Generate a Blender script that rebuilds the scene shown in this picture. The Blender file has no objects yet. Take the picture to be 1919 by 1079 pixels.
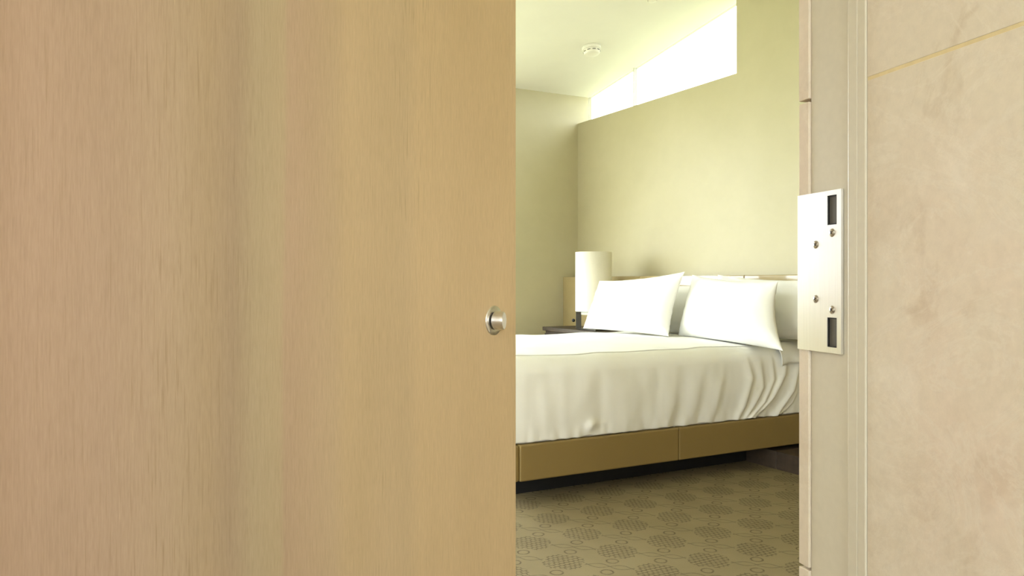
import bpy, bmesh, math, random
from mathutils import Vector, Matrix, noise

random.seed(4)
scn = bpy.context.scene
COL = scn.collection

# ------------------------------------------------------------------ camera
cam_d = bpy.data.cameras.new('camera')
cam_d.sensor_width = 36.0
cam_d.lens = 1490.0 * 36.0 / 1919.0
cam_d.shift_y = -11.5 / 1919.0
cam_d.clip_start = 0.02
cam = bpy.data.objects.new('camera', cam_d)
COL.objects.link(cam)
cam.location = (0, 0, 1.05)
cam.rotation_euler = (math.radians(90), 0, 0)
scn.camera = cam

# ------------------------------------------------------------------ frames of reference
# bedroom: local x = towards the headboard wall, local y = towards the far left wall
BED_A = math.atan2(.4772, .8788)
# doorway: local x = across the opening, local y = through the opening
WAY_A = math.radians(15.0)
# the open door leaf: local x = hinge -> free edge, local y = towards its back
LEAF_A = math.atan2(.834, .552)
LEAF_W = 0.957
LEAF_F = (.0077, 1.545)
LEAF_O = (LEAF_F[0] - LEAF_W * math.cos(LEAF_A), LEAF_F[1] - LEAF_W * math.sin(LEAF_A))
BED, WAY, LEAF = (0, 0, BED_A), (0, 0, WAY_A), (LEAF_O[0], LEAF_O[1], LEAF_A)

def to_world(frame, x, y, z):
    c, s = math.cos(frame[2]), math.sin(frame[2])
    return Vector((frame[0] + x * c - y * s, frame[1] + x * s + y * c, z))

# ------------------------------------------------------------------ light and exposure
scn.view_settings.view_transform = 'Standard'
scn.view_settings.look = 'None'
scn.view_settings.gamma = 1.0
scn.view_settings.use_curve_mapping = False
scn.view_settings.exposure = 0.0

SKY = 12.5
world = bpy.data.worlds.new('sky')
scn.world = world
world.use_nodes = True
wn = world.node_tree.nodes
wn['Background'].inputs[0].default_value = (.95, .985, 1.06, 1)
wn['Background'].inputs[1].default_value = SKY

def area(name, frame, x, y, z, sx, sy, direction, power=0, color=(1, 1, 1), portal=False):
    d = bpy.data.lights.new(name, 'AREA')
    d.shape = 'RECTANGLE'
    d.size, d.size_y = sx, sy
    d.energy = power
    d.color = color
    o = bpy.data.objects.new(name, d)
    COL.objects.link(o)
    o.location = to_world(frame, x, y, z)
    dv = to_world((0, 0, frame[2]), *direction)
    o.rotation_euler = dv.to_track_quat('-Z', 'Y').to_euler()
    if portal:
        d.cycles.is_portal = True
    return o

area('clerestory_portal', BED, 4.13, 5.04, 2.76, 2.1, 0.7, (-1, 0, 0), portal=True)
area('patio_portal', BED, 1.05, 6.13, 1.25, 3.7, 2.6, (0, -1, 0), portal=True)
area('fill_side_portal', BED, -1.06, 2.12, .92, 2.0, 1.8, (1, 0, 0), portal=True)
area('fill_clerestory_portal', BED, -1.06, 4.1, 2.71, 3.4, .58, (1, 0, 0), portal=True)
area('hall_portal', WAY, 0.24, -2.42, 1.6, 1.4, 1.5, (0, 1, 0), portal=True)
area('fill_hall_portal', WAY, -1.44, -1.3, 1.54, 1.25, 1.2, (1, 0, 0), portal=True)
area('entry_fill_lamp', WAY, -.15, -.45, 2.38, .7, .7, (0, 0, -1), power=10, color=(1.0, .96, .88))  # unseen lamp added to fill the entry, door and stone with light

# ------------------------------------------------------------------ mesh helpers
def build(name, bm, mats, parent=None, frame=None, smooth=False, loc=None):
    me = bpy.data.meshes.new(name)
    bm.normal_update()
    bm.to_mesh(me)
    bm.free()
    if not isinstance(mats, (list, tuple)):
        mats = [mats]
    for m in mats:
        me.materials.append(m)
    if smooth:
        for p in me.polygons:
            p.use_smooth = True
    o = bpy.data.objects.new(name, me)
    COL.objects.link(o)
    if parent is not None:
        o.parent = parent
    elif frame is not None:
        o.location = (frame[0], frame[1], 0)
        o.rotation_euler = (0, 0, frame[2])
    if loc is not None:
        o.location = loc
    return o

def box(bm, x0, x1, y0, y1, z0, z1, bev=0.0, seg=2, mat=0):
    t = bmesh.new()
    bmesh.ops.create_cube(t, size=1.0)
    for v in t.verts:
        v.co = Vector((x0 + (v.co.x + .5) * (x1 - x0), y0 + (v.co.y + .5) * (y1 - y0), z0 + (v.co.z + .5) * (z1 - z0)))
    if bev > 0:
        bmesh.ops.bevel(t, geom=list(t.edges), offset=bev, segments=seg, profile=.5, affect='EDGES')
    for f in t.faces:
        f.material_index = mat
        f.smooth = False
    merge(bm, t)
    return bm

def merge(bm, t, mat4=None):
    vm = {}
    for v in t.verts:
        vm[v] = bm.verts.new(mat4 @ v.co if mat4 else v.co)
    for f in t.faces:
        try:
            nf = bm.faces.new([vm[v] for v in f.verts])
            nf.material_index = f.material_index
            nf.smooth = f.smooth
        except ValueError:
            pass
    t.free()

def prism(bm, poly, z0, z1):
    """poly: list of (x, y) counter-clockwise; z0, z1: numbers or functions of (x, y)"""
    a = z0 if callable(z0) else (lambda x, y: z0)
    b = z1 if callable(z1) else (lambda x, y: z1)
    lo = [bm.verts.new((x, y, a(x, y))) for x, y in poly]
    hi = [bm.verts.new((x, y, b(x, y))) for x, y in poly]
    n = len(poly)
    bm.faces.new(list(reversed(lo)))
    bm.faces.new(hi)
    for i in range(n):
        j = (i + 1) % n
        bm.faces.new((lo[i], lo[j], hi[j], hi[i]))
    return bm

def lathe(bm, prof, axis='z', n=32, center=(0, 0, 0), mat=0, caps=True, smooth=True):
    """prof: list of (radius, height) along the axis"""
    rings = []
    for r, h in prof:
        ring = []
        for i in range(n):
            a = 2 * math.pi * i / n
            c, s = r * math.cos(a), r * math.sin(a)
            p = {'z': (c, s, h), 'y': (c, h, s), 'x': (h, c, s)}[axis]
            ring.append(bm.verts.new(Vector(p) + Vector(center)))
        rings.append(ring)
    for k in range(len(rings) - 1):
        for i in range(n):
            j = (i + 1) % n
            f = bm.faces.new((rings[k][i], rings[k][j], rings[k + 1][j], rings[k + 1][i]))
            f.material_index = mat
            f.smooth = smooth
    if caps:
        for ring in (rings[0], rings[-1]):
            try:
                f = bm.faces.new(ring)
                f.material_index = mat
            except ValueError:
                pass
    bmesh.ops.recalc_face_normals(bm, faces=bm.faces[:])
    return bm

def tag(o, label=None, cat=None, group=None, kind=None):
    if label: o['label'] = label
    if cat: o['category'] = cat
    if group: o['group'] = group
    if kind: o['kind'] = kind
    return o

def struct(o):
    o['kind'] = 'structure'
    return o

def thing(name, label, cat, frame, x, y, z, rot=0.0, group=None):
    o = bpy.data.objects.new(name, None)
    o.empty_display_size = .1
    COL.objects.link(o)
    o.location = to_world(frame, x, y, z)
    o.rotation_euler = (0, 0, frame[2] + rot)
    return tag(o, label, cat, group)

# ------------------------------------------------------------------ material helpers
def lin(r, g, b):
    def c(v):
        v /= 255.0
        return v / 12.92 if v <= .04045 else ((v + .055) / 1.055) ** 2.4
    return (c(r), c(g), c(b), 1.0)

class NT:
    def __init__(self, name):
        self.m = bpy.data.materials.new(name)
        self.m.use_nodes = True
        self.t = self.m.node_tree
        self.p = self.t.nodes['Principled BSDF']
        self._obj = None
    def node(self, typ, **kw):
        n = self.t.nodes.new(typ)
        for k, v in kw.items():
            setattr(n, k, v)
        return n
    def link(self, a, b):
        self.t.links.new(a, b)
    def put(self, sock, v):
        if hasattr(v, 'is_linked') or hasattr(v, 'links'):
            self.link(v, sock)
        else:
            sock.default_value = v
    def obj(self):
        if self._obj is None:
            self._obj = self.node('ShaderNodeTexCoord').outputs['Object']
        return self._obj
    def mapping(self, scale=(1, 1, 1), loc=(0, 0, 0), rot=(0, 0, 0), vec=None):
        n = self.node('ShaderNodeMapping')
        n.inputs['Scale'].default_value = scale
        n.inputs['Location'].default_value = loc
        n.inputs['Rotation'].default_value = rot
        self.link(vec or self.obj(), n.inputs['Vector'])
        return n.outputs[0]
    def noise(self, scale, detail=4, rough=.55, vec=None, dist=0.0):
        n = self.node('ShaderNodeTexNoise')
        n.inputs['Scale'].default_value = scale
        n.inputs['Detail'].default_value = detail
        n.inputs['Roughness'].default_value = rough
        n.inputs['Distortion'].default_value = dist
        self.link(vec or self.obj(), n.inputs['Vector'])
        return n.outputs[0]
    def math(self, op, a, b=None, c=None):
        n = self.node('ShaderNodeMath', operation=op)
        self.put(n.inputs[0], a)
        if b is not None: self.put(n.inputs[1], b)
        if c is not None: self.put(n.inputs[2], c)
        return n.outputs[0]
    def ramp(self, fac, stops, interp='LINEAR'):
        n = self.node('ShaderNodeValToRGB')
        n.color_ramp.interpolation = interp
        e = n.color_ramp.elements
        while len(e) < len(stops):
            e.new(.5)
        for el, (p, c) in zip(e, stops):
            el.position = p
            el.color = c
        self.link(fac, n.inputs[0])
        return n.outputs[0]
    def mix(self, fac, a, b, blend='MIX'):
        n = self.node('ShaderNodeMix', data_type='RGBA', blend_type=blend)
        self.put(n.inputs[0], fac)
        self.put(n.inputs[6], a)
        self.put(n.inputs[7], b)
        return n.outputs[2]
    def bump(self, height, strength=.2, dist=.001):
        n = self.node('ShaderNodeBump')
        n.inputs['Strength'].default_value = strength
        n.inputs['Distance'].default_value = dist
        self.link(height, n.inputs['Height'])
        self.link(n.outputs[0], self.p.inputs['Normal'])
    def set(self, color=None, rough=None, metal=None, spec=None):
        if color is not None: self.put(self.p.inputs['Base Color'], color)
        if rough is not None: self.put(self.p.inputs['Roughness'], rough)
        if metal is not None: self.put(self.p.inputs['Metallic'], metal)
        if spec is not None: self.put(self.p.inputs['Specular IOR Level'], spec)
        return self

def plain(name, rgb, rough=.5, metal=0.0, spec=.5, grain=40.0, amount=.06, bump=0.0):
    k = NT(name)
    n = k.noise(grain, 3)
    lo = tuple(c * (1 - amount) for c in rgb[:3]) + (1,)
    hi = tuple(min(1, c * (1 + amount)) for c in rgb[:3]) + (1,)
    k.set(k.ramp(n, [(.3, lo), (.7, hi)]), rough, metal, spec)
    if bump:
        k.bump(n, bump)
    return k.m

# ---- door veneer
def make_wood():
    k = NT('oak_veneer')
    sep = k.node('ShaderNodeSeparateXYZ')
    k.link(k.obj(), sep.inputs[0])
    wob = k.noise(1.0, 3, .5, k.mapping((6, 1, .7)))
    x = k.math('ADD', sep.outputs[0], k.math('MULTIPLY', k.math('SUBTRACT', wob, .5), .05))
    x = k.math('DIVIDE', x, LEAF_W)
    band_lit = k.ramp(x, [(0.0, lin(183, 154, 130)), (.15, lin(185, 159, 135)), (.24, lin(188, 165, 137)),
                      (.285, lin(185, 162, 132)), (.325, lin(177, 155, 128)), (.36, lin(187, 168, 137)),
                      (.405, lin(193, 173, 140)), (.411, lin(192, 166, 138)), (.50, lin(199, 175, 142)),
                      (.53, lin(205, 180, 143)), (.66, lin(204, 180, 144)), (.70, lin(212, 186, 147)), (.86, lin(210, 184, 145)),
                      (1.0, lin(214, 188, 148))])  # veneer bands, also darkened left and lightened right in place of light
    cloud = k.noise(1.0, 3, .5, k.mapping((9, 1, 1.6), (3, 0, 1)))
    c = k.mix(1.0, band_lit, k.ramp(cloud, [(.3, (.955, .95, .935, 1)), (.7, (1.04, 1.04, 1.05, 1))]), 'MULTIPLY')
    st1 = k.noise(1.0, 4, .65, k.mapping((260, 1, 13.0)))
    c = k.mix(1.0, c, k.ramp(st1, [(.30, (.94, .935, .93, 1)), (.52, (1, 1, 1, 1)), (.75, (1.02, 1.02, 1.02, 1))]), 'MULTIPLY')
    st2 = k.noise(1.0, 2, .6, k.mapping((620, 1, 42.0), (1, 2, 3)))
    c = k.mix(1.0, c, k.ramp(st2, [(.3, (.93, .925, .91, 1)), (.65, (1.035, 1.035, 1.03, 1))]), 'MULTIPLY')
    # darker grain streaks in clusters, pale pores
    clus = k.noise(1.0, 2, .5, k.mapping((7, 1, .5), (8, 1, 4)))
    fine = k.noise(1.0, 3, .6, k.mapping((330, 1, 9), (5, 5, 5)))
    dk = k.math('MULTIPLY', k.ramp(fine, [(.56, (0, 0, 0, 1)), (.68, (1, 1, 1, 1))]),
                k.ramp(clus, [(.48, (0, 0, 0, 1)), (.66, (1, 1, 1, 1))]))
    c = k.mix(k.math('MULTIPLY', dk, .38), c, lin(140, 115, 78))
    pore = k.noise(1.0, 2, .5, k.mapping((420, 1, 22), (2, 7, 5)))
    clus2 = k.noise(1.0, 2, .5, k.mapping((5, 1, 1.2), (1, 9, 2)))
    pk = k.math('MULTIPLY', k.ramp(pore, [(.70, (0, 0, 0, 1)), (.76, (1, 1, 1, 1))]),
                k.ramp(clus2, [(.45, (0, 0, 0, 1)), (.62, (1, 1, 1, 1))]))
    c = k.mix(k.math('MULTIPLY', pk, .45), c, lin(232, 210, 168))
    k.set(c, .48, 0, .35)
    k.bump(fine, .12, .0006)
    return k.m

# ---- honed stone slabs
def make_stone(name, base, dark, pale, warm):
    k = NT(name)
    big = k.noise(2.1, 5, .6, dist=.4)
    mid = k.noise(9.0, 6, .62, k.mapping((1, 1, 1), (4, 2, 1)), dist=.5)
    fine = k.noise(85, 4, .7)
    c = k.ramp(mid, [(.28, dark), (.45, base), (.58, base), (.76, pale)])
    c = k.mix(k.ramp(big, [(.40, (0, 0, 0, 1)), (.66, (.85, .85, .85, 1))]), c, warm)
    vein = k.noise(5.0, 6, .7, k.mapping((1, 1, 1.6), (7, 1, 3)), dist=1.6)
    v = k.math('ABSOLUTE', k.math('SUBTRACT', vein, .5))
    c = k.mix(k.math('MULTIPLY', k.ramp(v, [(0, (1, 1, 1, 1)), (.035, (0, 0, 0, 1))]), .30), c, pale)
    dirt = k.noise(3.2, 6, .66, k.mapping((1, 1, 1), (1, 8, 9)), dist=.9)
    c = k.mix(k.math('MULTIPLY', k.ramp(dirt, [(.50, (0, 0, 0, 1)), (.72, (1, 1, 1, 1))]), .5), c, dark)
    c = k.mix(1.0, c, k.ramp(fine, [(.3, (.955, .955, .955, 1)), (.7, (1.035, 1.035, 1.035, 1))]), 'MULTIPLY')
    k.set(c, .62, 0, .3)
    k.bump(k.math('ADD', k.math('MULTIPLY', mid, 1.5), fine), .22, .0015)
    return k.m

# ---- polished plaster of the bedroom walls
def make_plaster(name, base, dark, pale, rough=.45):
    k = NT(name)
    big = k.noise(1.3, 4, .55, dist=.3)
    mid = k.noise(6, 5, .6, k.mapping((1, 1, 1.3)), dist=.4)
    c = k.ramp(big, [(.3, dark), (.5, base), (.72, pale)])
    c = k.mix(1.0, c, k.ramp(mid, [(.3, (.975, .975, .97, 1)), (.7, (1.02, 1.02, 1.02, 1))]), 'MULTIPLY')
    k.set(c, rough, 0, .35)
    k.bump(mid, .08, .001)
    return k.m

# ---- patterned carpet: lattice patches with rings and lens shapes between them
def make_carpet():
    k = NT('patterned_carpet')
    S = .2455
    sep = k.node('ShaderNodeSeparateXYZ')
    k.link(k.obj(), sep.inputs[0])
    wv = k.noise(30, 3)
    jit = k.math('MULTIPLY', k.math('SUBTRACT', wv, .5), .006)
    U = k.math('ADD', sep.outputs[0], jit)
    W = k.math('SUBTRACT', sep.outputs[1], jit)
    def cell(v, c):
        t = k.math('DIVIDE', k.math('SUBTRACT', v, c), S)
        return k.math('MULTIPLY', k.math('SUBTRACT', t, k.math('FLOOR', k.math('ADD', t, .5))), S)
    # a = offset from the nearest patch centre ; d = offset from the nearest corner
    ax, ay = cell(U, 1.84), cell(W, 3.02)
    dx, dy = cell(U, 1.84 + S / 2), cell(W, 3.02 + S / 2)
    ab = lambda v: k.math('ABSOLUTE', v)
    sm = lambda d, w0: k.math('SUBTRACT', 1.0, k.math('SMOOTH_MIN', k.math('DIVIDE', ab(d), w0), 1.0, .3))
    LW = .0026
    # lattice
    P = .021
    def grid(v):
        t = k.math('DIVIDE', v, P)
        return k.math('MULTIPLY', k.math('SUBTRACT', t, k.math('FLOOR', k.math('ADD', t, .5))), P)
    # staggered short bricks: alternate rows shift by half a cell
    row = k.math('FLOOR', k.math('ADD', k.math('DIVIDE', ay, P), .5))
    odd = k.math('MODULO', ab(row), 2.0)
    gx = grid(k.math('ADD', ax, k.math('MULTIPLY', odd, P * .5)))
    gy = grid(k.math('ADD', ay, P * .5))
    lat = k.math('MAXIMUM', k.math('LESS_THAN', ab(gx), LW), k.math('LESS_THAN', ab(gy), LW))
    r1 = k.math('ADD', ab(ax), ab(ay))
    wob = k.math('MULTIPLY', k.math('SUBTRACT', k.noise(45, 2), .5), .05)
    inside = k.math('MULTIPLY', k.math('LESS_THAN', k.math('ADD', r1, wob), .105),
                    k.math('LESS_THAN', k.math('MAXIMUM', ab(ax), ab(ay)), .083))
    lat = k.math('MULTIPLY', lat, inside)
    # rings along one diagonal of each corner
    R2 = math.sqrt(.5)
    p = k.math('MULTIPLY', k.math('ADD', dx, dy), R2)
    q = k.math('MULTIPLY', k.math('SUBTRACT', dx, dy), R2)
    pr = k.math('SUBTRACT', ab(p), .059)
    rad = k.math('SQRT', k.math('ADD', k.math('MULTIPLY', pr, pr), k.math('MULTIPLY', q, q)))
    ring = k.math('LESS_THAN', ab(k.math('SUBTRACT', rad, .0225)), LW * 1.3)
    # crossing waves along the other diagonal
    sn = k.math('MULTIPLY', k.math('SINE', k.math('MULTIPLY', q, math.pi / .082)), .020)
    w1 = k.math('LESS_THAN', ab(k.math('SUBTRACT', p, sn)), LW)
    w2 = k.math('LESS_THAN', ab(k.math('ADD', p, sn)), LW)
    wave = k.math('MULTIPLY', k.math('MAXIMUM', w1, w2), k.math('LESS_THAN', ab(q), .092))
    line = k.math('MAXIMUM', k.math('MAXIMUM', lat, ring), wave)
    pile = k.noise(420, 2)
    soft = k.noise(4, 3)
    line = k.math('MULTIPLY', line, k.ramp(k.noise(60, 2, .5, k.mapping((1, 1, 1), (3, 3, 0))), [(.25, (.45, .45, .45, 1)), (.55, (1, 1, 1, 1))]))
    c = k.ramp(soft, [(.3, lin(131, 117, 85)), (.7, lin(140, 126, 93))])
    c = k.mix(k.math('MULTIPLY', line, .66), c, lin(74, 58, 36))
    c = k.mix(1.0, c, k.ramp(pile, [(.25, (.82, .82, .82, 1)), (.75, (1.12, 1.12, 1.12, 1))]), 'MULTIPLY')
    k.set(c, .85, 0, .25)
    k.bump(k.math('SUBTRACT', pile, line), .5, .002)
    return k.m

def make_fabric(name, rgb, rough=.9, weave=900, amount=.05, bump=.1):
    k = NT(name)
    n = k.noise(weave, 2)
    soft = k.noise(5, 3)
    lo = tuple(c * (1 - amount) for c in rgb[:3]) + (1,)
    c = k.ramp(soft, [(.3, lo), (.7, rgb)])
    c = k.mix(1.0, c, k.ramp(n, [(.3, (1 - amount, 1 - amount, 1 - amount, 1)), (.7, (1, 1, 1, 1))]), 'MULTIPLY')
    k.set(c, rough, 0, .25)
    k.bump(n, bump, .0006)
    return k.m

def make_brushed(name, rgb, axis_scale, rough=.22, bump=.25):
    k = NT(name)
    n = k.noise(1.0, 3, .7, k.mapping(axis_scale))
    lo = tuple(c * .9 for c in rgb[:3]) + (1,)
    k.set(k.ramp(n, [(.3, lo), (.7, rgb)]), rough, 1.0)
    k.bump(n, bump, .0004)
    return k.m

def make_glass(name='clear_glass', tint=(.97, .99, .97, 1)):
    k = NT(name)
    tr = k.node('ShaderNodeBsdfTransparent')
    tr.inputs[0].default_value = tint
    gl = k.node('ShaderNodeBsdfGlossy')
    gl.inputs['Roughness'].default_value = .02
    mx = k.node('ShaderNodeMixShader')
    mx.inputs[0].default_value = .06
    k.link(tr.outputs[0], mx.inputs[1])
    k.link(gl.outputs[0], mx.inputs[2])
    k.link(mx.outputs[0], k.t.nodes['Material Output'].inputs[0])
    return k.m

M_WOOD = make_wood()
M_STONE = make_stone('honed_stone', lin(226, 213, 192), lin(205, 186, 160), lin(236, 226, 209), lin(229, 208, 188))
M_GROUT = plain('stone_grout', lin(226, 206, 158), .8, grain=60)
M_PLASTER = make_plaster('polished_plaster', lin(188, 180, 148), lin(185, 177, 144), lin(192, 184, 153))
M_CEIL = plain('ceiling_paint', lin(236, 235, 226), .8, grain=3, amount=.015)
M_PAINT = plain('taupe_frame_paint', lin(216, 208, 188), .38, grain=90, amount=.02)
M_CARPET = make_carpet()
M_ENTRY = plain('entry_wall_paint', lin(232, 229, 220), .7, grain=8, amount=.02)
M_TILE = plain('entry_floor_stone', lin(84, 74, 62), .5, grain=6, amount=.1)
M_LINEN = make_fabric('white_linen', lin(247, 246, 240), amount=.03)
M_PILLOW = make_fabric('pillow_cotton', lin(243, 242, 236))
M_RAIL = make_fabric('bronze_leather', lin(140, 118, 72), .5, weave=500, amount=.04)
M_HEAD = plain('lacquered_tan_panel', lin(172, 154, 112), .16, grain=12, amount=.04)
M_HEAD.node_tree.nodes['Principled BSDF'].inputs['Coat Weight'].default_value = .7
M_HEAD.node_tree.nodes['Principled BSDF'].inputs['Coat Roughness'].default_value = .06
M_DARKWOOD = plain('dark_wood', lin(62, 50, 38), .5, grain=30, amount=.2)
M_PLINTH = plain('plinth_black', lin(20, 18, 16), .8, grain=30, amount=.2)
M_STEEL = make_brushed('brushed_steel_plate', (.86, .85, .81, 1), (900, 900, 8), .34, .08)
# the plate is brushed up and down, so it blurs reflections sideways
_t = M_STEEL.node_tree
_v = _t.nodes.new('ShaderNodeVectorTransform')
_v.vector_type, _v.convert_from, _v.convert_to = 'VECTOR', 'OBJECT', 'WORLD'
_v.inputs[0].default_value = (0, 1, 0)
_t.links.new(_v.outputs[0], _t.nodes['Principled BSDF'].inputs['Tangent'])
_t.nodes['Principled BSDF'].inputs['Anisotropic'].default_value = .9
M_STEEL_ROUND = make_brushed('turned_steel', (.84, .82, .79, 1), (300, 900, 300), .32, .12)
M_KNOB = make_brushed('knob_steel', (.88, .86, .83, 1), (300, 900, 300), .42, .05)
# turned rings run round the barrel, so highlights stretch along its axis
_t = M_KNOB.node_tree
_v = _t.nodes.new('ShaderNodeVectorTransform')
_v.vector_type, _v.convert_from, _v.convert_to = 'VECTOR', 'OBJECT', 'WORLD'
_v.inputs[0].default_value = (0, 1, 0)
_t.links.new(_v.outputs[0], _t.nodes['Principled BSDF'].inputs['Tangent'])
_t.nodes['Principled BSDF'].inputs['Anisotropic'].default_value = .85
M_BLACK = plain('black_gap', lin(14, 13, 12), .6)
M_SLOT = plain('grey_slot_plastic', lin(92, 90, 84), .5)
M_SCREW = plain('screw_steel', (.62, .61, .58, 1), .28, 1.0, grain=300)
M_SHADE = make_fabric('lamp_shade_paper', lin(238, 232, 214), .8, weave=200)
M_BRONZE = plain('dark_bronze', lin(70, 66, 58), .35, .6, grain=80)
M_FROST = plain('frosted_acrylic', lin(225, 228, 220), .4)
M_WHITEPL = plain('white_plastic', lin(240, 238, 228), .4, grain=20, amount=.01)
M_GLASS = make_glass()
M_GLASS_T = make_glass('tinted_glass', (.68, .70, .67, 1))  # tint added to weaken the sky light through the clerestory
M_ALU = plain('window_aluminium', lin(190, 188, 170), .4, grain=60)
M_GROUND = plain('garden_ground', lin(172, 172, 135), .9, grain=.8, amount=.2)

# ------------------------------------------------------------------ bedroom shell
N_IN = .934                              # bedroom face of the doorway wall, in doorway coordinates
def wall_y(u, n=.92):                    # where that wall runs in bedroom coordinates
    return (n - .2335 * u) / .9724
U_BACK, W_LEFT, U_FOOT = 3.95, 6.03, -.9
SILL = 2.478
def ceil_z(u, w):
    return 2.725 + .157 * (W_LEFT - w)

room_poly = [(-1.05, wall_y(-1.05)), (4.10, wall_y(4.10)), (4.10, 6.2), (-1.05, 6.2)]
o = struct(build('floor', prism(bmesh.new(), room_poly, -.1, 0.0), M_CARPET, frame=BED))
o = struct(build('ceiling', prism(bmesh.new(), room_poly, ceil_z, lambda u, w: ceil_z(u, w) + .12), M_CEIL, frame=BED))

bm = bmesh.new()
box(bm, U_BACK, 4.10, -.4, 6.2, 0, SILL)
box(bm, U_BACK, 4.10, -.4, 4.053, SILL, 4.2)
struct(build('wall_back', bm, M_PLASTER, frame=BED))
bm = bmesh.new()
PU0, PU1, PZ0, PZ1 = -.75, 2.85, .04, 2.5
box(bm, PU1, 4.10, W_LEFT, 6.2, 0, 2.9)
box(bm, -1.05, PU0, W_LEFT, 6.2, 0, 2.9)
box(bm, PU0, PU1, W_LEFT, 6.2, PZ1, 2.9)
box(bm, PU0, PU1, W_LEFT, 6.2, 0, PZ0)
struct(build('wall_left', bm, M_PLASTER, frame=BED))
bm = bmesh.new()
SW0, SW1 = 1.15, 3.1  # low opening added to light the near side of the duvet
SZ = 1.8
CW0, CW1, CZ0, CZ1 = 2.4, 5.8, 2.42, 2.74  # unseen upper opening added to brighten the top of the back wall
CWM = 4.2
box(bm, -1.05, U_FOOT, wall_y(-.9) - .05, SW0, 0, 3.8)
box(bm, -1.05, U_FOOT, SW1, W_LEFT, 0, CZ0)
box(bm, -1.05, U_FOOT, CW1, W_LEFT, CZ0, 3.8)
box(bm, -1.05, U_FOOT, CWM, CW1, CZ1, 3.8)
box(bm, -1.05, U_FOOT, CW0, CWM, 3.0, 3.8)
box(bm, -1.05, U_FOOT, SW0, CW0, SZ, 3.8)
box(bm, -1.05, U_FOOT, CW0, SW1, SZ, CZ0)
box(bm, -1.05, U_FOOT, SW0, SW1, 0, .04)
struct(build('wall_front', bm, M_PLASTER, frame=BED))

# clerestory window in the back wall
w1 = struct(bpy.data.objects.new('window_1', None))
COL.objects.link(w1)
w1.rotation_euler = (0, 0, BED_A)
MUL = 5.34
for a, b in ((4.053, MUL), (MUL, W_LEFT)):
    bm = bmesh.new()
    prism(bm, [(4.066, a + .002), (4.074, a + .002), (4.074, b - .002), (4.066, b - .002)], SILL + .004, lambda u, w: ceil_z(u, w) - .004)
    build('pane', bm, M_GLASS_T, w1)
bm = bmesh.new()
prism(bm, [(4.052, MUL - .003), (4.088, MUL - .003), (4.088, MUL + .003), (4.052, MUL + .003)], SILL, ceil_z)
build('mullion', bm, M_ALU, w1)
bm = bmesh.new()
box(bm, 4.05, 4.09, 4.053, W_LEFT, SILL, SILL + .006)
build('sill_strip', bm, M_ALU, w1)

# patio window in the left wall (beyond the open door)
w2 = struct(bpy.data.objects.new('window_2', None))
COL.objects.link(w2)
w2.rotation_euler = (0, 0, BED_A)
bm = bmesh.new()
for x0, x1 in ((PU0, PU0 + .05), (PU1 - .05, PU1), (1.025, 1.075)):
    box(bm, x0, x1, 6.08, 6.13, PZ0, PZ1, .004, 1)
box(bm, PU0, PU1, 6.08, 6.13, PZ0, PZ0 + .05)
box(bm, PU0, PU1, 6.08, 6.13, PZ1 - .05, PZ1)
build('window_frame', bm, M_ALU, w2)
for a, b in ((PU0 + .05, 1.025), (1.075, PU1 - .05)):
    bm = bmesh.new()
    box(bm, a, b, 6.10, 6.108, PZ0 + .05, PZ1 - .05)
    build('pane', bm, M_GLASS, w2)

# unseen glazing added to light the duvet side and the upper back wall
w3 = struct(bpy.data.objects.new('added_window_3', None))
COL.objects.link(w3)
w3.rotation_euler = (0, 0, BED_A)
bm = bmesh.new()
for y0, y1 in ((SW0, SW0 + .05), (SW1 - .05, SW1)):
    box(bm, -1.0, -.95, y0, y1, .04, SZ, .004, 1)
box(bm, -1.0, -.95, SW0, SW1, .04, .09)
box(bm, -1.0, -.95, SW0, SW1, SZ - .05, SZ)
build('window_frame', bm, M_ALU, w3)
bm = bmesh.new()
box(bm, -.978, -.97, SW0 + .05, SW1 - .05, .09, SZ - .05)
build('pane', bm, M_GLASS, w3)
bm = bmesh.new()  # panes of the added upper opening
box(bm, -.978, -.97, CWM, CW1 - .002, CZ0 + .002, CZ1 - .002)
box(bm, -.978, -.97, CW0 + .002, CWM, CZ0 + .002, 2.998)
build('pane', bm, M_GLASS, w3)

# garden outside
bm = bmesh.new()
bmesh.ops.create_circle(bm, cap_ends=True, segments=48, radius=60)
g = struct(build('ground', bm, M_GROUND))
g.location = (0, 0, -.25)

# ------------------------------------------------------------------ doorway wall and entry
JT = .65                                 # face of the strike jamb, in doorway coordinates
T_HINGE = -.312
wr = bmesh.new()
box(wr, .675, .93, -2.2, .801, 0, 2.6)
box(wr, .70, .93, .801, .912, 0, 2.6)
box(wr, .93, 4.05, .60, .912, 0, 4.0)
wr = struct(build('wall_right', wr, M_GROUT, frame=WAY))

def slab(parent, x0, x1, y0, y1, z0, z1, bev=.0015, chip=0):
    bm = bmesh.new()
    box(bm, x0, x1, y0, y1, z0, z1, bev, 2)
    for v in bm.verts:
        n = noise.noise_vector(v.co * 31.0 + Vector((chip, 3, 1)))
        v.co += n * .0004
    o = build('stone_slab', bm, M_STONE, parent)
    return o

ROWS = [(.003, .048), (.052, .668), (.672, 1.288), (1.292, 1.908), (1.912, 2.528)]
for i, (z0, z1) in enumerate(ROWS):
    for y0, y1 in ((-2.2, -1.33), (-1.327, -.447), (-.444, .8005)):
        slab(wr, JT, .675, y0, y1, z0, z1, .0007, chip=i)
bm = bmesh.new()
for z in (.05, .67, 1.29, 1.91):
    box(bm, JT + .0003, .675, -2.2, .8, z - .0022, z + .0022)
build('grout_line', bm, M_GROUT, wr)

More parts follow.
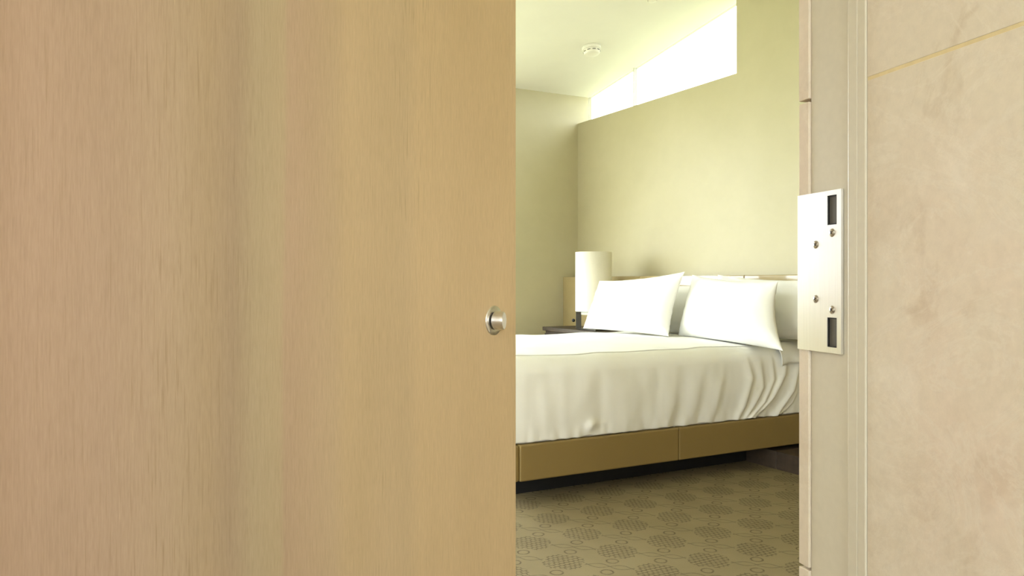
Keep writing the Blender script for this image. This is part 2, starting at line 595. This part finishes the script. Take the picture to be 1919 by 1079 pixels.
wn_ = bmesh.new()
box(wn_, -1.3, T_HINGE - .012, .80, .912, 0, 4.0)
box(wn_, T_HINGE - .012, .70, .80, .912, 2.27, 4.0)
wn_ = struct(build('wall_near', wn_, M_GROUT, frame=WAY))
NROWS = ROWS + [(2.5315, 3.1485), (3.1515, 3.75)]
for i, (z0, z1) in enumerate(NROWS):
    xs = [JT + .62 * j for j in range(6)]
    for j, x in enumerate(xs):
        x1 = min(x + .617, 3.86)
        slab(wn_, x, x1, .9125, N_IN, z0, z1, .0011, chip=i + 9 * j)
for (z0, z1) in NROWS[:4]:
    slab(wn_, -1.25, T_HINGE - .012, .9125, N_IN, z0, min(z1, 2.27), chip=z0)
for (a, b) in ((-1.25, -.3), (-.297, .645)):
    slab(wn_, a, b, .9125, N_IN, 2.2715, 3.75, chip=a)

# the painted steel jamb that receives the door
prof = [(.9115, .70), (.9115, .6535), (.9095, .6528), (.8374, .6528), (.8366, .6526), (.8336, .6509), (.8328, .6490), (.8321, .6479),
        (.8305, .6475), (.8160, .6475), (.8150, .6483), (.8140, .6475), (.8020, .6475), (.8012, .6478), (.8012, .70)]
bm = bmesh.new()
lo = [bm.verts.new((t, n, 0.0)) for n, t in prof]
hi = [bm.verts.new((t, n, 2.27)) for n, t in prof]
for i in range(len(prof) - 1):
    bm.faces.new((lo[i], lo[i + 1], hi[i + 1], hi[i]))
bm.faces.new(lo)
bm.faces.new(hi)
bmesh.ops.recalc_face_normals(bm, faces=bm.faces[:])
jamb = struct(build('trim_1', bm, M_PAINT, frame=WAY))
bm = bmesh.new()
box(bm, T_HINGE - .012, T_HINGE - .004, .81, .9115, 0, 2.27, .001, 1)
struct(build('trim_2', bm, M_PAINT, frame=WAY))
bm = bmesh.new()
box(bm, T_HINGE - .004, .6528, .886, .9115, 2.262, 2.27, .001, 1)
struct(build('trim_3', bm, M_PAINT, frame=WAY))

# entry hall around the camera
entry = [(-1.3, -2.2), (.95, -2.2), (.95, .915), (-1.3, .915)]
struct(build('floor', prism(bmesh.new(), entry, -.1, 0.0), M_TILE, frame=WAY))
bm = bmesh.new()
prism(bm, [(-1.3, -2.3), (.93, -2.3), (.93, .80), (-1.3, .80)], 2.45, 2.55)
struct(build('ceiling', bm, M_CEIL, frame=WAY))
bm = bmesh.new()
LW0, LW1, LZ0, LZ1 = -1.9, -.7, .98, 2.1  # side opening added to light the stone wall
box(bm, -1.42, -1.3, -2.3, LW0, 0, 2.6)
box(bm, -1.42, -1.3, LW1, .912, 0, 2.6)
box(bm, -1.42, -1.3, LW0, LW1, 0, LZ0)
box(bm, -1.42, -1.3, LW0, LW1, LZ1, 2.6)
HW0, HW1, HZ0, HZ1 = -.45, .92, 1.0, 2.3
box(bm, -1.42, HW0, -2.4, -2.2, 0, 2.6)
box(bm, HW1, .93, -2.4, -2.2, 0, 2.6)
box(bm, HW0, HW1, -2.4, -2.2, 0, HZ0)
box(bm, HW0, HW1, -2.4, -2.2, HZ1, 2.6)
struct(build('wall_entry', bm, M_ENTRY, frame=WAY))
w4 = struct(bpy.data.objects.new('window_4', None))
COL.objects.link(w4)
w4.rotation_euler = (0, 0, WAY_A)
bm = bmesh.new()
for x0, x1 in ((HW0, HW0 + .05), (HW1 - .05, HW1)):
    box(bm, x0, x1, -2.33, -2.28, HZ0, HZ1, .004, 1)
box(bm, HW0, HW1, -2.33, -2.28, HZ0, HZ0 + .05)
box(bm, HW0, HW1, -2.33, -2.28, HZ1 - .05, HZ1)
build('window_frame', bm, M_ALU, w4)
w5 = struct(bpy.data.objects.new('added_window_5', None))  # unseen window added to brighten the stone wall
COL.objects.link(w5)
w5.rotation_euler = (0, 0, WAY_A)
bm = bmesh.new()
for y0, y1 in ((LW0, LW0 + .05), (LW1 - .05, LW1)):
    box(bm, -1.38, -1.33, y0, y1, LZ0, LZ1, .004, 1)
box(bm, -1.38, -1.33, LW0, LW1, LZ0, LZ0 + .05)
box(bm, -1.38, -1.33, LW0, LW1, LZ1 - .05, LZ1)
build('window_frame', bm, M_ALU, w5)
bm = bmesh.new()
box(bm, -1.36, -1.352, LW0 + .05, LW1 - .05, LZ0 + .05, LZ1 - .05)
build('pane', bm, M_GLASS, w5)
bm = bmesh.new()
box(bm, HW0 + .05, HW1 - .05, -2.31, -2.302, HZ0 + .05, HZ1 - .05)
build('pane', bm, M_GLASS, w4)
fill_lamp = thing('fill_ceiling_light', 'unseen square ceiling light added to brighten the entry hall', 'light', WAY, -.15, -.45, 2.39)  # fixture added to go with the unseen fill lamp
bm = bmesh.new()
for sx in (-1, 1):
    box(bm, min(sx * .37, sx * .355), max(sx * .37, sx * .355), -.37, .37, 0.0, .06)
    box(bm, -.355, .355, min(sx * .37, sx * .355), max(sx * .37, sx * .355), 0.0, .06)
build('fill_lamp_housing', bm, M_WHITEPL, fill_lamp)

# ------------------------------------------------------------------ strike plate on the jamb
sp = thing('strike_plate', 'tall brushed steel strike plate with four screws let into the door jamb', 'strike plate', WAY, .6528, .890, .96)
def plate_mesh():
    ys = [.8458, .854, .8725, .9345]
    zs = [.96, .9675, 1.005, 1.122, 1.1593, 1.1655]
    holes = {(1, 1), (1, 3)}
    bm = bmesh.new()
    fx, bx = -.0043, .004
    def P(x, y, z): return (x, y - .890, z - .96)
    keep = lambda i, j: 0 <= i < 3 and 0 <= j < 5 and (i, j) not in holes
    for i in range(3):
        for j in range(5):
            if not keep(i, j): continue
            y0, y1, z0, z1 = ys[i], ys[i + 1], zs[j], zs[j + 1]
            bm.faces.new([bm.verts.new(P(fx, *q)) for q in ((y0, z0), (y0, z1), (y1, z1), (y1, z0))])
            for (di, dj, a, b) in ((-1, 0, (y0, z0), (y0, z1)), (1, 0, (y1, z0), (y1, z1)), (0, -1, (y0, z0), (y1, z0)), (0, 1, (y0, z1), (y1, z1))):
                if not keep(i + di, j + dj):
                    d = .004 if (i + di, j + dj) in holes else (.0012 if y1 > .93 else .0035)
                    bm.faces.new([bm.verts.new(q) for q in (P(fx, *a), P(fx, *b), P(fx + d, *b), P(fx + d, *a))])
    bmesh.ops.remove_doubles(bm, verts=bm.verts[:], dist=1e-5)
    bmesh.ops.recalc_face_normals(bm, faces=bm.faces[:])
    return bm
build('plate', plate_mesh(), M_STEEL, sp)
for z0, z1 in ((.9675, 1.005), (1.122, 1.1593)):
    bm = bmesh.new()
    y0, y1, a, b = .854 - .89, .8725 - .89, z0 - .96, z1 - .96
    fx, bx = -.0040, .0
    for s in ((y0 - .001, y0 + .0016), (y1 - .0016, y1 + .001)):
        box(bm, fx + .0004, bx, s[0], s[1], a - .001, b + .001)
    box(bm, fx + .0004, bx, y0, y1, a - .001, a + .0016)
    box(bm, fx + .0004, bx, y0, y1, b - .0016, b + .001)
    q = build('latch_pocket', bm, M_BLACK, sp)
    bm = bmesh.new()
    box(bm, fx + .0022, bx, y0 + .0016, y1 - .0016, a + .0016, b - .0016)
    build('pocket_back', bm, M_SLOT, q)
first = None
for y, z in ((.8631, 1.1119), (.8958, 1.0984), (.8958, 1.0278), (.8631, 1.0148)):
    if first is None:
        bm = bmesh.new()
        lathe(bm, [(.0053, .0), (.0053, -.0003), (.0047, -.0004), (.0046, -.0001), (.0043, -.0002), (.0040, -.0009), (.0022, -.0012), (.0002, -.0013)], 'x', 24)
        first = build('screw', bm, M_SCREW, sp)
        bm = bmesh.new()
        box(bm, -.00145, -.0002, -.0005, .0005, -.0027, .0027)
        box(bm, -.00145, -.0002, -.0027, .0027, -.0005, .0005)
        for v in bm.verts:
            v.co = Matrix.Rotation(.5, 3, 'X') @ v.co
        rec = build('cross_recess_shade', bm, M_BLACK, first)  # raised black bars standing in for the shade inside the recess
        s = first
    else:
        s = first.copy(); COL.objects.link(s); s.parent = sp
        r = rec.copy(); COL.objects.link(r); r.parent = s
    s.location = (-.0043, y - .89, z - .96)
    s.rotation_euler = (random.uniform(0, 1.5), 0, 0)

# ------------------------------------------------------------------ the door, standing open into the bedroom
bm = bmesh.new()
box(bm, 0, LEAF_W, 0, .045, .008, 2.255, .0012, 2)
door = struct(build('door_1', bm, M_WOOD, frame=LEAF))
KX, KZ = LEAF_W - .0745, .978
bm = bmesh.new()
lathe(bm, [(.0276, 0), (.0276, -.0006), (.0262, -.0018), (.0200, -.0022), (.0150, -.0022)], 'y', 48)
rose = build('lock_rose', bm, M_STEEL_ROUND, door, loc=(KX, 0, KZ))
bm = bmesh.new()
lathe(bm, [(.0150, -.0021), (.0150, -.0062)], 'y', 32)
neck = build('lock_neck', bm, M_BLACK, door, loc=(KX, 0, KZ))
# turn knob: a tapered barrel cut off obliquely
bm = bmesh.new()
prev = None
n = 48
rings = []
for r, h, sl in ((.0150, -.0050, 0), (.0168, -.0050, 0), (.0172, -.0055, 0), (.0168, -.0200, .26), (.0158, -.0225, .36), (.0150, -.0232, .37)):
    ring = []
    for i in range(n):
        a = 2 * math.pi * i / n
        x, z = r * math.cos(a), r * math.sin(a)
        ring.append(bm.verts.new((x, h + sl * x, z)))
    rings.append(ring)
for k_ in range(len(rings) - 1):
    for i in range(n):
        j = (i + 1) % n
        f = bm.faces.new((rings[k_][i], rings[k_][j], rings[k_ + 1][j], rings[k_ + 1][i]))
        f.smooth = k_ in (2,)
bm.faces.new(rings[0]); bm.faces.new(rings[-1])
bmesh.ops.recalc_face_normals(bm, faces=bm.faces[:])
build('turn_knob', bm, M_KNOB, door, loc=(KX, 0, KZ))
for z in (.25, 1.15, 2.0):
    bm = bmesh.new()
    lathe(bm, [(.006, -.045), (.006, .045)], 'z', 16)
    build('hinge', bm, M_STEEL_ROUND, door, loc=(.0, .040, z))

# ------------------------------------------------------------------ bed
BX, BY = 2.75, 4.015
bed = thing('bed', 'wide low bed with olive leather side rail on a recessed black plinth', 'bed', BED, BX, BY, 0)
def bl(x0, x1, y0, y1, z0, z1, bev, seg=3):
    return box(bmesh.new(), x0 - BX, x1 - BX, y0 - BY, y1 - BY, z0, z1, bev, seg)
N0, F0 = 3.228, 4.802                    # outer faces of the side rails
U0, U1 = 1.735, 3.785
SEAM = 2.745
o = build('side_rail', bl(U0 + .06, SEAM, N0, N0 + .06, .119, .289, .008), M_RAIL, bed)
o = build('side_rail', bl(SEAM, U1, N0, N0 + .06, .119, .289, .008), M_RAIL, bed)
o = build('side_rail', bl(U0 + .06, U1, F0 - .06, F0, .119, .289, .012), M_RAIL, bed)
o = build('foot_rail', bl(U0, U0 + .0605, N0, F0, .119, .289, .014), M_RAIL, bed)
o = build('plinth', bl(U0 + .08, U1, N0 + .22, F0 - .22, 0, .13, .002, 1), M_PLINTH, bed)
o = build('slat_deck', bl(U0 + .03, U1, N0 + .03, F0 - .03, .122, .24, .002, 1), M_PLINTH, bed)
o = build('mattress', bl(U0 + .05, U1 - .01, N0 + .04, F0 - .04, .24, .64, .05, 4), M_LINEN, bed)
for p in o.data.polygons: p.use_smooth = True

# duvet: a sheet folded over the mattress, with creases on the near side
RIDGES = [  # (points (u, z) from top to bottom, amplitude, width)
    ([(3.235, .62), (3.26, .52), (3.208, .363), (3.168, .295)], .012, .020),
    ([(3.53, .66), (3.52, .60), (3.511, .525), (3.423, .395), (3.29, .295)], .017, .020),
    ([(3.66, .64), (3.623, .562), (3.58, .427), (3.457, .287)], .018, .020),
    ([(3.62, .42), (3.58, .357), (3.503, .295)], .012, .014),
    ([(3.05, .60), (3.044, .54), (3.021, .46), (2.976, .29)], .006, .026),
    ([(2.89, .56), (2.861, .395), (2.813, .286)], .0045, .032),
    ([(2.715, .57), (2.712, .42), (2.66, .287)], .005, .034),
    ([(3.333, .60), (3.345, .46), (3.28, .36), (3.212, .289)], .009, .016),
    ([(3.42, .62), (3.43, .50), (3.36, .38), (3.25, .29)], .009, .014),
    ([(2.157, .60), (2.148, .45), (2.126, .30)], .004, .06),
    ([(2.431, .60), (2.404, .48), (2.391, .30)], .0025, .06),
    ([(1.93, .60), (1.92, .30)], .0025, .07),
]
def ridge_at(pts, z):
    if z >= pts[0][1]: return pts[0][0]
    for (u0, z0), (u1, z1) in zip(pts, pts[1:]):
        if z1 <= z <= z0:
            f = (z0 - z) / (z0 - z1)
            return u0 + (u1 - u0) * f
    return pts[-1][0]
D_N, D_F, D_U0, D_U1 = 3.236, 4.795, 1.745, 3.74
R_D = .085
TOP = .688
def fold1(s):
    """s: distance along the cloth past the start of the bend -> (outward, down, side share)"""
    if s <= 0: return s, 0.0, 0.0
    q = R_D * math.pi / 2
    if s < q:
        a = s / R_D
        return R_D * math.sin(a), R_D * (1 - math.cos(a)), math.sin(a) ** 2
    return R_D, R_D + (s - q), 1.0
HEM = .293
def duvet_mesh():
    side = R_D * math.pi / 2 + (TOP - R_D - HEM)
    qs, ps = [], []
    n_side, n_top = 64, 60
    w_a, w_b = D_N + R_D, D_F - R_D
    for i in range(n_side): qs.append(w_a - side * (1 - i / n_side))
    for i in range(n_top): qs.append(w_a + (w_b - w_a) * i / n_top)
    for i in range(n_side // 2 + 1): qs.append(w_b + side * i / (n_side // 2))
    u_a = D_U0 + R_D
    for i in range(24): ps.append(u_a - side * (1 - i / 24))
    n_u = 330
    for i in range(n_u + 1): ps.append(u_a + (D_U1 - u_a) * i / n_u)
    bm = bmesh.new()
    grid = []
    for p in ps:
        line = []
        o_u, d_u, s_u = fold1(u_a - p)
        u = u_a - o_u
        for q in qs:
            if q < w_a:
                o_w, d_w, s_w = fold1(w_a - q); w = w_a - o_w; near = True
            elif q > w_b:
                o_w, d_w, s_w = fold1(q - w_b); w = w_b + o_w; near = False
            else:
                d_w = 0; s_w = 0; w = q; near = False
            down = max(d_w, d_u)
            z = TOP - down
            k = 1 - min(s_w + s_u, 1.0)
            c = (w - (D_N + D_F) / 2) / ((D_F - D_N) / 2)
            z += k * (.026 * (1 - c * c) + .008 * noise.noise(Vector((u * 3.1, w * 3.3, 1.7))) + .003 * noise.noise(Vector((u * 9, w * 8, 4.7))))
            # the quilt thins a little towards the head
            z -= k * .006 * max(0, (u - 2.2))
            off = 0.0
            if near and s_w > 0:
                puff = math.sin(math.pi * min(1, max(0, (z - HEM) / (TOP - HEM))))
                off += .018 * puff - .012
                if d_w > .02:
                    for pts, amp, wid in RIDGES:
                        du = u - ridge_at(pts, z)
                        fade = min(1, max(0, (pts[0][1] + .05 - z) / .14)) * (.55 + .45 * min(1, max(0, (.7 - z) / .3)))
                        wl = wid * (1.7 if du < 0 else .85)
                        off += s_w * amp * fade * (math.exp(-(du / wl) ** 2) - .35 * math.exp(-((du - wid * 1.8) / (wid * .9)) ** 2))
                    off += s_w * (.007 * noise.noise(Vector((u * 4.2, z * 3.0, 2.2))) + .0035 * noise.noise(Vector((u * 14, z * 7.0, 8.2))))
                    # small gathers at the hem
                    hem = max(0, 1 - (z - HEM) / .07)
                    off += hem * .006 * noise.noise(Vector((u * 26, 1.0, 0.3)))
                    z += hem * .006 * noise.noise(Vector((u * 18, 5.0, 0.3))) * hem + hem * .001
                    e = math.exp(-((u - 2.20) / .035) ** 2 - ((z - .345) / .03) ** 2)
                    off += .016 * e
            if not near and s_w > 0:
                off = .01 * noise.noise(Vector((u * 5, z * 3, 9)))
                w += off
            else:
                w -= off
            uu = u - (.01 * noise.noise(Vector((w * 5, z * 3, 3))) if s_u > 0 else 0)
            line.append(bm.verts.new((uu - BX, w - BY, max(z, .2895))))
        grid.append(line)
    for i in range(len(ps) - 1):
        for j in range(len(qs) - 1):
            bm.faces.new((grid[i][j], grid[i + 1][j], grid[i + 1][j + 1], grid[i][j + 1]))
    bmesh.ops.recalc_face_normals(bm, faces=bm.faces[:])
    return bm
dv = build('duvet', duvet_mesh(), M_LINEN, smooth=True)
dv.location = to_world(BED, BX, BY, 0)
dv.rotation_euler = (0, 0, BED_A)
md = dv.modifiers.new('thickness', 'SOLIDIFY')
md.thickness = .006
md.offset = -1
tag(dv, 'puffy white duvet draped over the bed down to its rail', 'duvet')

# sheet edge hanging out beyond the pillows
bm = bmesh.new()
rows = []
nu, nq = 50, 26
for i in range(nu + 1):
    u = 3.475 + (3.765 - 3.475) * i / nu
    line = []
    for j in range(nq + 1):
        q = -.20 + (.165 - .010 * math.sin(u * 9) + .008 * noise.noise(Vector((u * 12, 0, 0))) + .2) * j / nq
        o_, d_, s_ = fold1(q)
        w = D_N + R_D - o_ - .012 - s_ * .010 * (1 + noise.noise(Vector((u * 14, q * 6, 2))))
        z = TOP + .010 - d_ + .004 * noise.noise(Vector((u * 10, q * 10, 6)))
        line.append(bm.verts.new((u - BX, w - BY, z)))
    rows.append(line)
for i in range(nu):
    for j in range(nq):
        bm.faces.new((rows[i][j], rows[i + 1][j], rows[i + 1][j + 1], rows[i][j + 1]))
bmesh.ops.recalc_face_normals(bm, faces=bm.faces[:])
sh = build('bed_sheet', bm, M_PILLOW, smooth=True)
sh.location = to_world(BED, BX, BY, 0)
sh.rotation_euler = (0, 0, BED_A)
md = sh.modifiers.new('thickness', 'SOLIDIFY'); md.thickness = .004; md.offset = 1
tag(sh, 'white sheet edge hanging over the mattress side below the near pillows', 'sheet')

# pillows
def pillow(label, u, w, z, W, H, T, lean, yaw, corners, seed, group=None, wr=.006):
    """leaning pillow; lean: angle back from upright; corners: shift of (a, b) corners in the pillow's plane"""
    na, nb = 56, 40
    bm = bmesh.new()
    def pt(a, b, side):
        x = W / 2 * a * (1 - .075 * (1 - b * b) * a * a)
        y = H / 2 * b * (1 - (.085 if b > 0 else .01) * (1 - a * a) * b * b)
        for (ca, cb), (sx, sy) in corners.items():
            k = max(0, (1 + ca * a) / 2) ** 2.2 * max(0, (1 + cb * b) / 2) ** 2.2
            x += sx * k; y += sy * k
        f = (max(0, 1 - abs(a) ** 2.3) ** .55) * (max(0, 1 - abs(b) ** 2.3) ** .55)
        t = T / 2 * f
        # stuffing sinks towards the bottom
        t *= 1 - .18 * b
        edge = (1 - min(1, f * 1.1)) * min(1, f * 5)
        r = wr * noise.noise(Vector((a * 2.6 + seed, b * 2.2, side * 3))) * min(1, f * 2)
        r += wr * 1.2 * edge * noise.noise(Vector((a * 7 + seed, b * 7, side * 5 + 2)))
        return Vector((x, y, side * (t + r)))
    front, back = {}, {}
    for i in range(na + 1):
        for j in range(nb + 1):
            a = math.sin((i / na - .5) * math.pi)
            b = math.sin((j / nb - .5) * math.pi)
            border = i in (0, na) or j in (0, nb)
            front[i, j] = bm.verts.new(pt(a, b, 1))
            back[i, j] = front[i, j] if border else bm.verts.new(pt(a, b, -1))
    for i in range(na):
        for j in range(nb):
            bm.faces.new((front[i, j], front[i + 1, j], front[i + 1, j + 1], front[i, j + 1]))
            q = (back[i, j], back[i, j + 1], back[i + 1, j + 1], back[i + 1, j])
            try: bm.faces.new(q)
            except ValueError: pass
    bmesh.ops.recalc_face_normals(bm, faces=bm.faces[:])
    # pillow axes in bedroom coordinates: x -> towards the camera's right (-w), y -> up and back, z -> out of the front
    X = Vector((math.sin(yaw), -math.cos(yaw), 0))
    F = Vector((-math.cos(yaw), -math.sin(yaw), 0))
    Y = Vector((0, 0, 1)) * math.cos(lean) - F * math.sin(lean)
    Z = F * math.cos(lean) + Vector((0, 0, 1)) * math.sin(lean)
    Mx = Matrix((X, Y, Z)).transposed()
    c = Vector((0, 0, 0))
    lowest = min((Mx @ v.co).z for v in bm.verts)
    for v in bm.verts:
        v.co = Mx @ v.co
    o = build('pillow', bm, M_PILLOW, smooth=True)
    o.location = to_world(BED, u, w, z)
    o.rotation_euler = (0, 0, BED_A)
    return tag(o, label, 'pillow', group)

G = 'pillows propped against the headboard'
pillow('plump white pillow in front on the lamp side of the bed', 3.255, 4.325, .899, .87, .37, .19, math.radians(17), math.radians(3),
       {(1, 1): (.015, .04), (-1, 1): (.035, -.02), (1, -1): (.0, -.012), (-1, -1): (-.02, -.006)}, 1.0, G)
pillow('plump white pillow in front on the side nearer the doorway', 3.38, 3.555, .887, .82, .37, .19, math.radians(14), math.radians(-4),
       {(-1, 1): (.02, .03), (1, -1): (.115, -.026), (1, 1): (-.02, -.012)}, 5.0, G)
pillow('white pillow standing behind the lamp side front pillow', 3.555, 4.33, .872, .88, .335, .16, math.radians(16), 0,
       {(1, 1): (.0, .0)}, 9.0, G)
pillow('white pillow standing behind the near front pillow, creased at its open end', 3.615, 3.435, .893, .87, .36, .15, math.radians(14), math.radians(7),
       {(-1, 1): (.0, .03)}, 13.0, G, .012)

# ------------------------------------------------------------------ headboard ledge along the back wall
HBX, HBY = 3.87, 3.2
hb = thing('headboard', 'long glossy tan headboard ledge running along the whole bedroom wall', 'headboard', BED, HBX, HBY, 0)
def hl(x0, x1, y0, y1, z0, z1, bev, seg=2):
    return box(bmesh.new(), x0 - HBX, x1 - HBX, y0 - HBY, y1 - HBY, z0, z1, bev, seg)
edges = [.35, 1.2, 2.07, 2.945, 3.82, 4.925, 6.029]
for a, b in zip(edges, edges[1:]):
    build('panel', hl(3.79, 3.94, a + .0015, b - .0015, .12, 1.094, .006), M_HEAD, hb)
build('base_plinth', hl(3.43, 3.782, .6, 3.21, 0, .10, .003), M_DARKWOOD, hb)
build('base_plinth', hl(3.43, 3.782, 3.212, 3.44, 0, .10, .003), M_DARKWOOD, hb)

# ------------------------------------------------------------------ nightstand with lamp
NX, NY = 3.61, 5.325
ns = thing('nightstand', 'dark wood nightstand in the corner beyond the bed', 'nightstand', BED, NX, NY, 0)
def nl(x0, x1, y0, y1, z0, z1, bev, seg=2):
    return box(bmesh.new(), x0 - NX, x1 - NX, y0 - NY, y1 - NY, z0, z1, bev, seg)
build('top', nl(3.43, 3.785, 4.87, 5.78, .640, .672, .003), M_DARKWOOD, ns)
build('body', nl(3.45, 3.785, 4.89, 5.76, .06, .640, .003), M_DARKWOOD, ns)
build('base', nl(3.48, 3.77, 4.92, 5.73, 0, .06, .002), M_PLINTH, ns)
for z0, z1 in ((.08, .34), (.36, .62)):
    d = build('drawer', nl(3.434, 3.45, 4.90, 5.75, z0, z1, .003), M_DARKWOOD, ns)
    build('pull', nl(3.424, 3.434, 5.22, 5.42, z1 - .05, z1 - .038, .002), M_BRONZE, d)

LX, LY = 3.548, 5.19
lp = thing('table_lamp', 'table lamp with tall white cylinder shade between two dark posts on the nightstand', 'lamp', BED, LX, LY, .672)
bm = bmesh.new()
r0, r1, zb, zt = .1425, .1395, .147, .612
lathe(bm, [(r0, zb), (r0, zt), (r1, zt), (r1, zb), (r0, zb)], 'z', 64, caps=False)
build('shade', bm, M_SHADE, lp)
bm = bmesh.new()
box(bm, -.07, .07, -.13, .13, 0, .012, .002)
build('base_plate', bm, M_BRONZE, lp)
# the two posts stand across the view: along the lamp's left-right axis
DX = (-.8788 * 0 + .4772, -.8788)      # world +x in bedroom coordinates is (u, w) = (.8788, -.4772)
ax = Vector((.8788, -.4772))
for s in (-1, 1):
    bm = bmesh.new()
    box(bm, -.021, .021, -.012, .012, .010, .160, .002)
    for v in bm.verts:
        v.co = Matrix.Rotation(-BED_A, 3, 'Z') @ v.co
        v.co.x += ax.x * s * .118
        v.co.y += ax.y * s * .118
    post = build('post', bm, M_BRONZE, lp)
    if s < 0:
        bm = bmesh.new()
        bmesh.ops.create_uvsphere(bm, u_segments=16, v_segments=10, radius=.013)
        for v in bm.verts:
            v.co += Vector((-ax.x * .158, -ax.y * .158, .075))
        build('switch_knob', bm, M_BLACK, post, smooth=True)
bm = bmesh.new()
lathe(bm, [(.100, .120), (.100, .150), (.085, .150), (.085, .120)], 'z', 32)
build('diffuser', bm, M_FROST, lp)

# ------------------------------------------------------------------ ceiling sensors
slope = math.atan(.157)
def sensor(label, u, w, r, h):
    t = thing('smoke_detector', label, 'detector', BED, u, w, ceil_z(u, w))
    t.rotation_euler = (0, 0, 0)
    t.matrix_world = Matrix.Translation(t.location) @ Matrix.Rotation(BED_A, 4, 'Z') @ Matrix.Rotation(-slope, 4, 'X')
    bm = bmesh.new()
    lathe(bm, [(r * .96, .0), (r, -.002), (r, -h * .34), (r * .97, -h * .40)], 'z', 40)
    build('base_ring', bm, M_WHITEPL, t)
    bm = bmesh.new()
    lathe(bm, [(r * .88, -h * .36), (r * .90, -h * .52), (r * .84, -h * .85), (r * .76, -h * .97), (r * .4, -h), (.004, -h)], 'z', 40)
    build('cover', bm, M_WHITEPL, t)
    for i in range(10):
        a = 2 * math.pi * i / 10
        bm = bmesh.new()
        box(bm, r * .885, r * .915, -.012, .012, -h * .70, -h * .62)
        for v in bm.verts:
            v.co = Matrix.Rotation(a, 3, 'Z') @ v.co
        build('vent_slot', bm, M_SLOT, t)
    return t
sensor('round white smoke detector on the sloped ceiling left of the clerestory window', 3.478, 5.118, .073, .062)
sensor('small white ceiling sensor higher up the slope, at the top edge of the view', 3.434, 4.318, .034, .030)
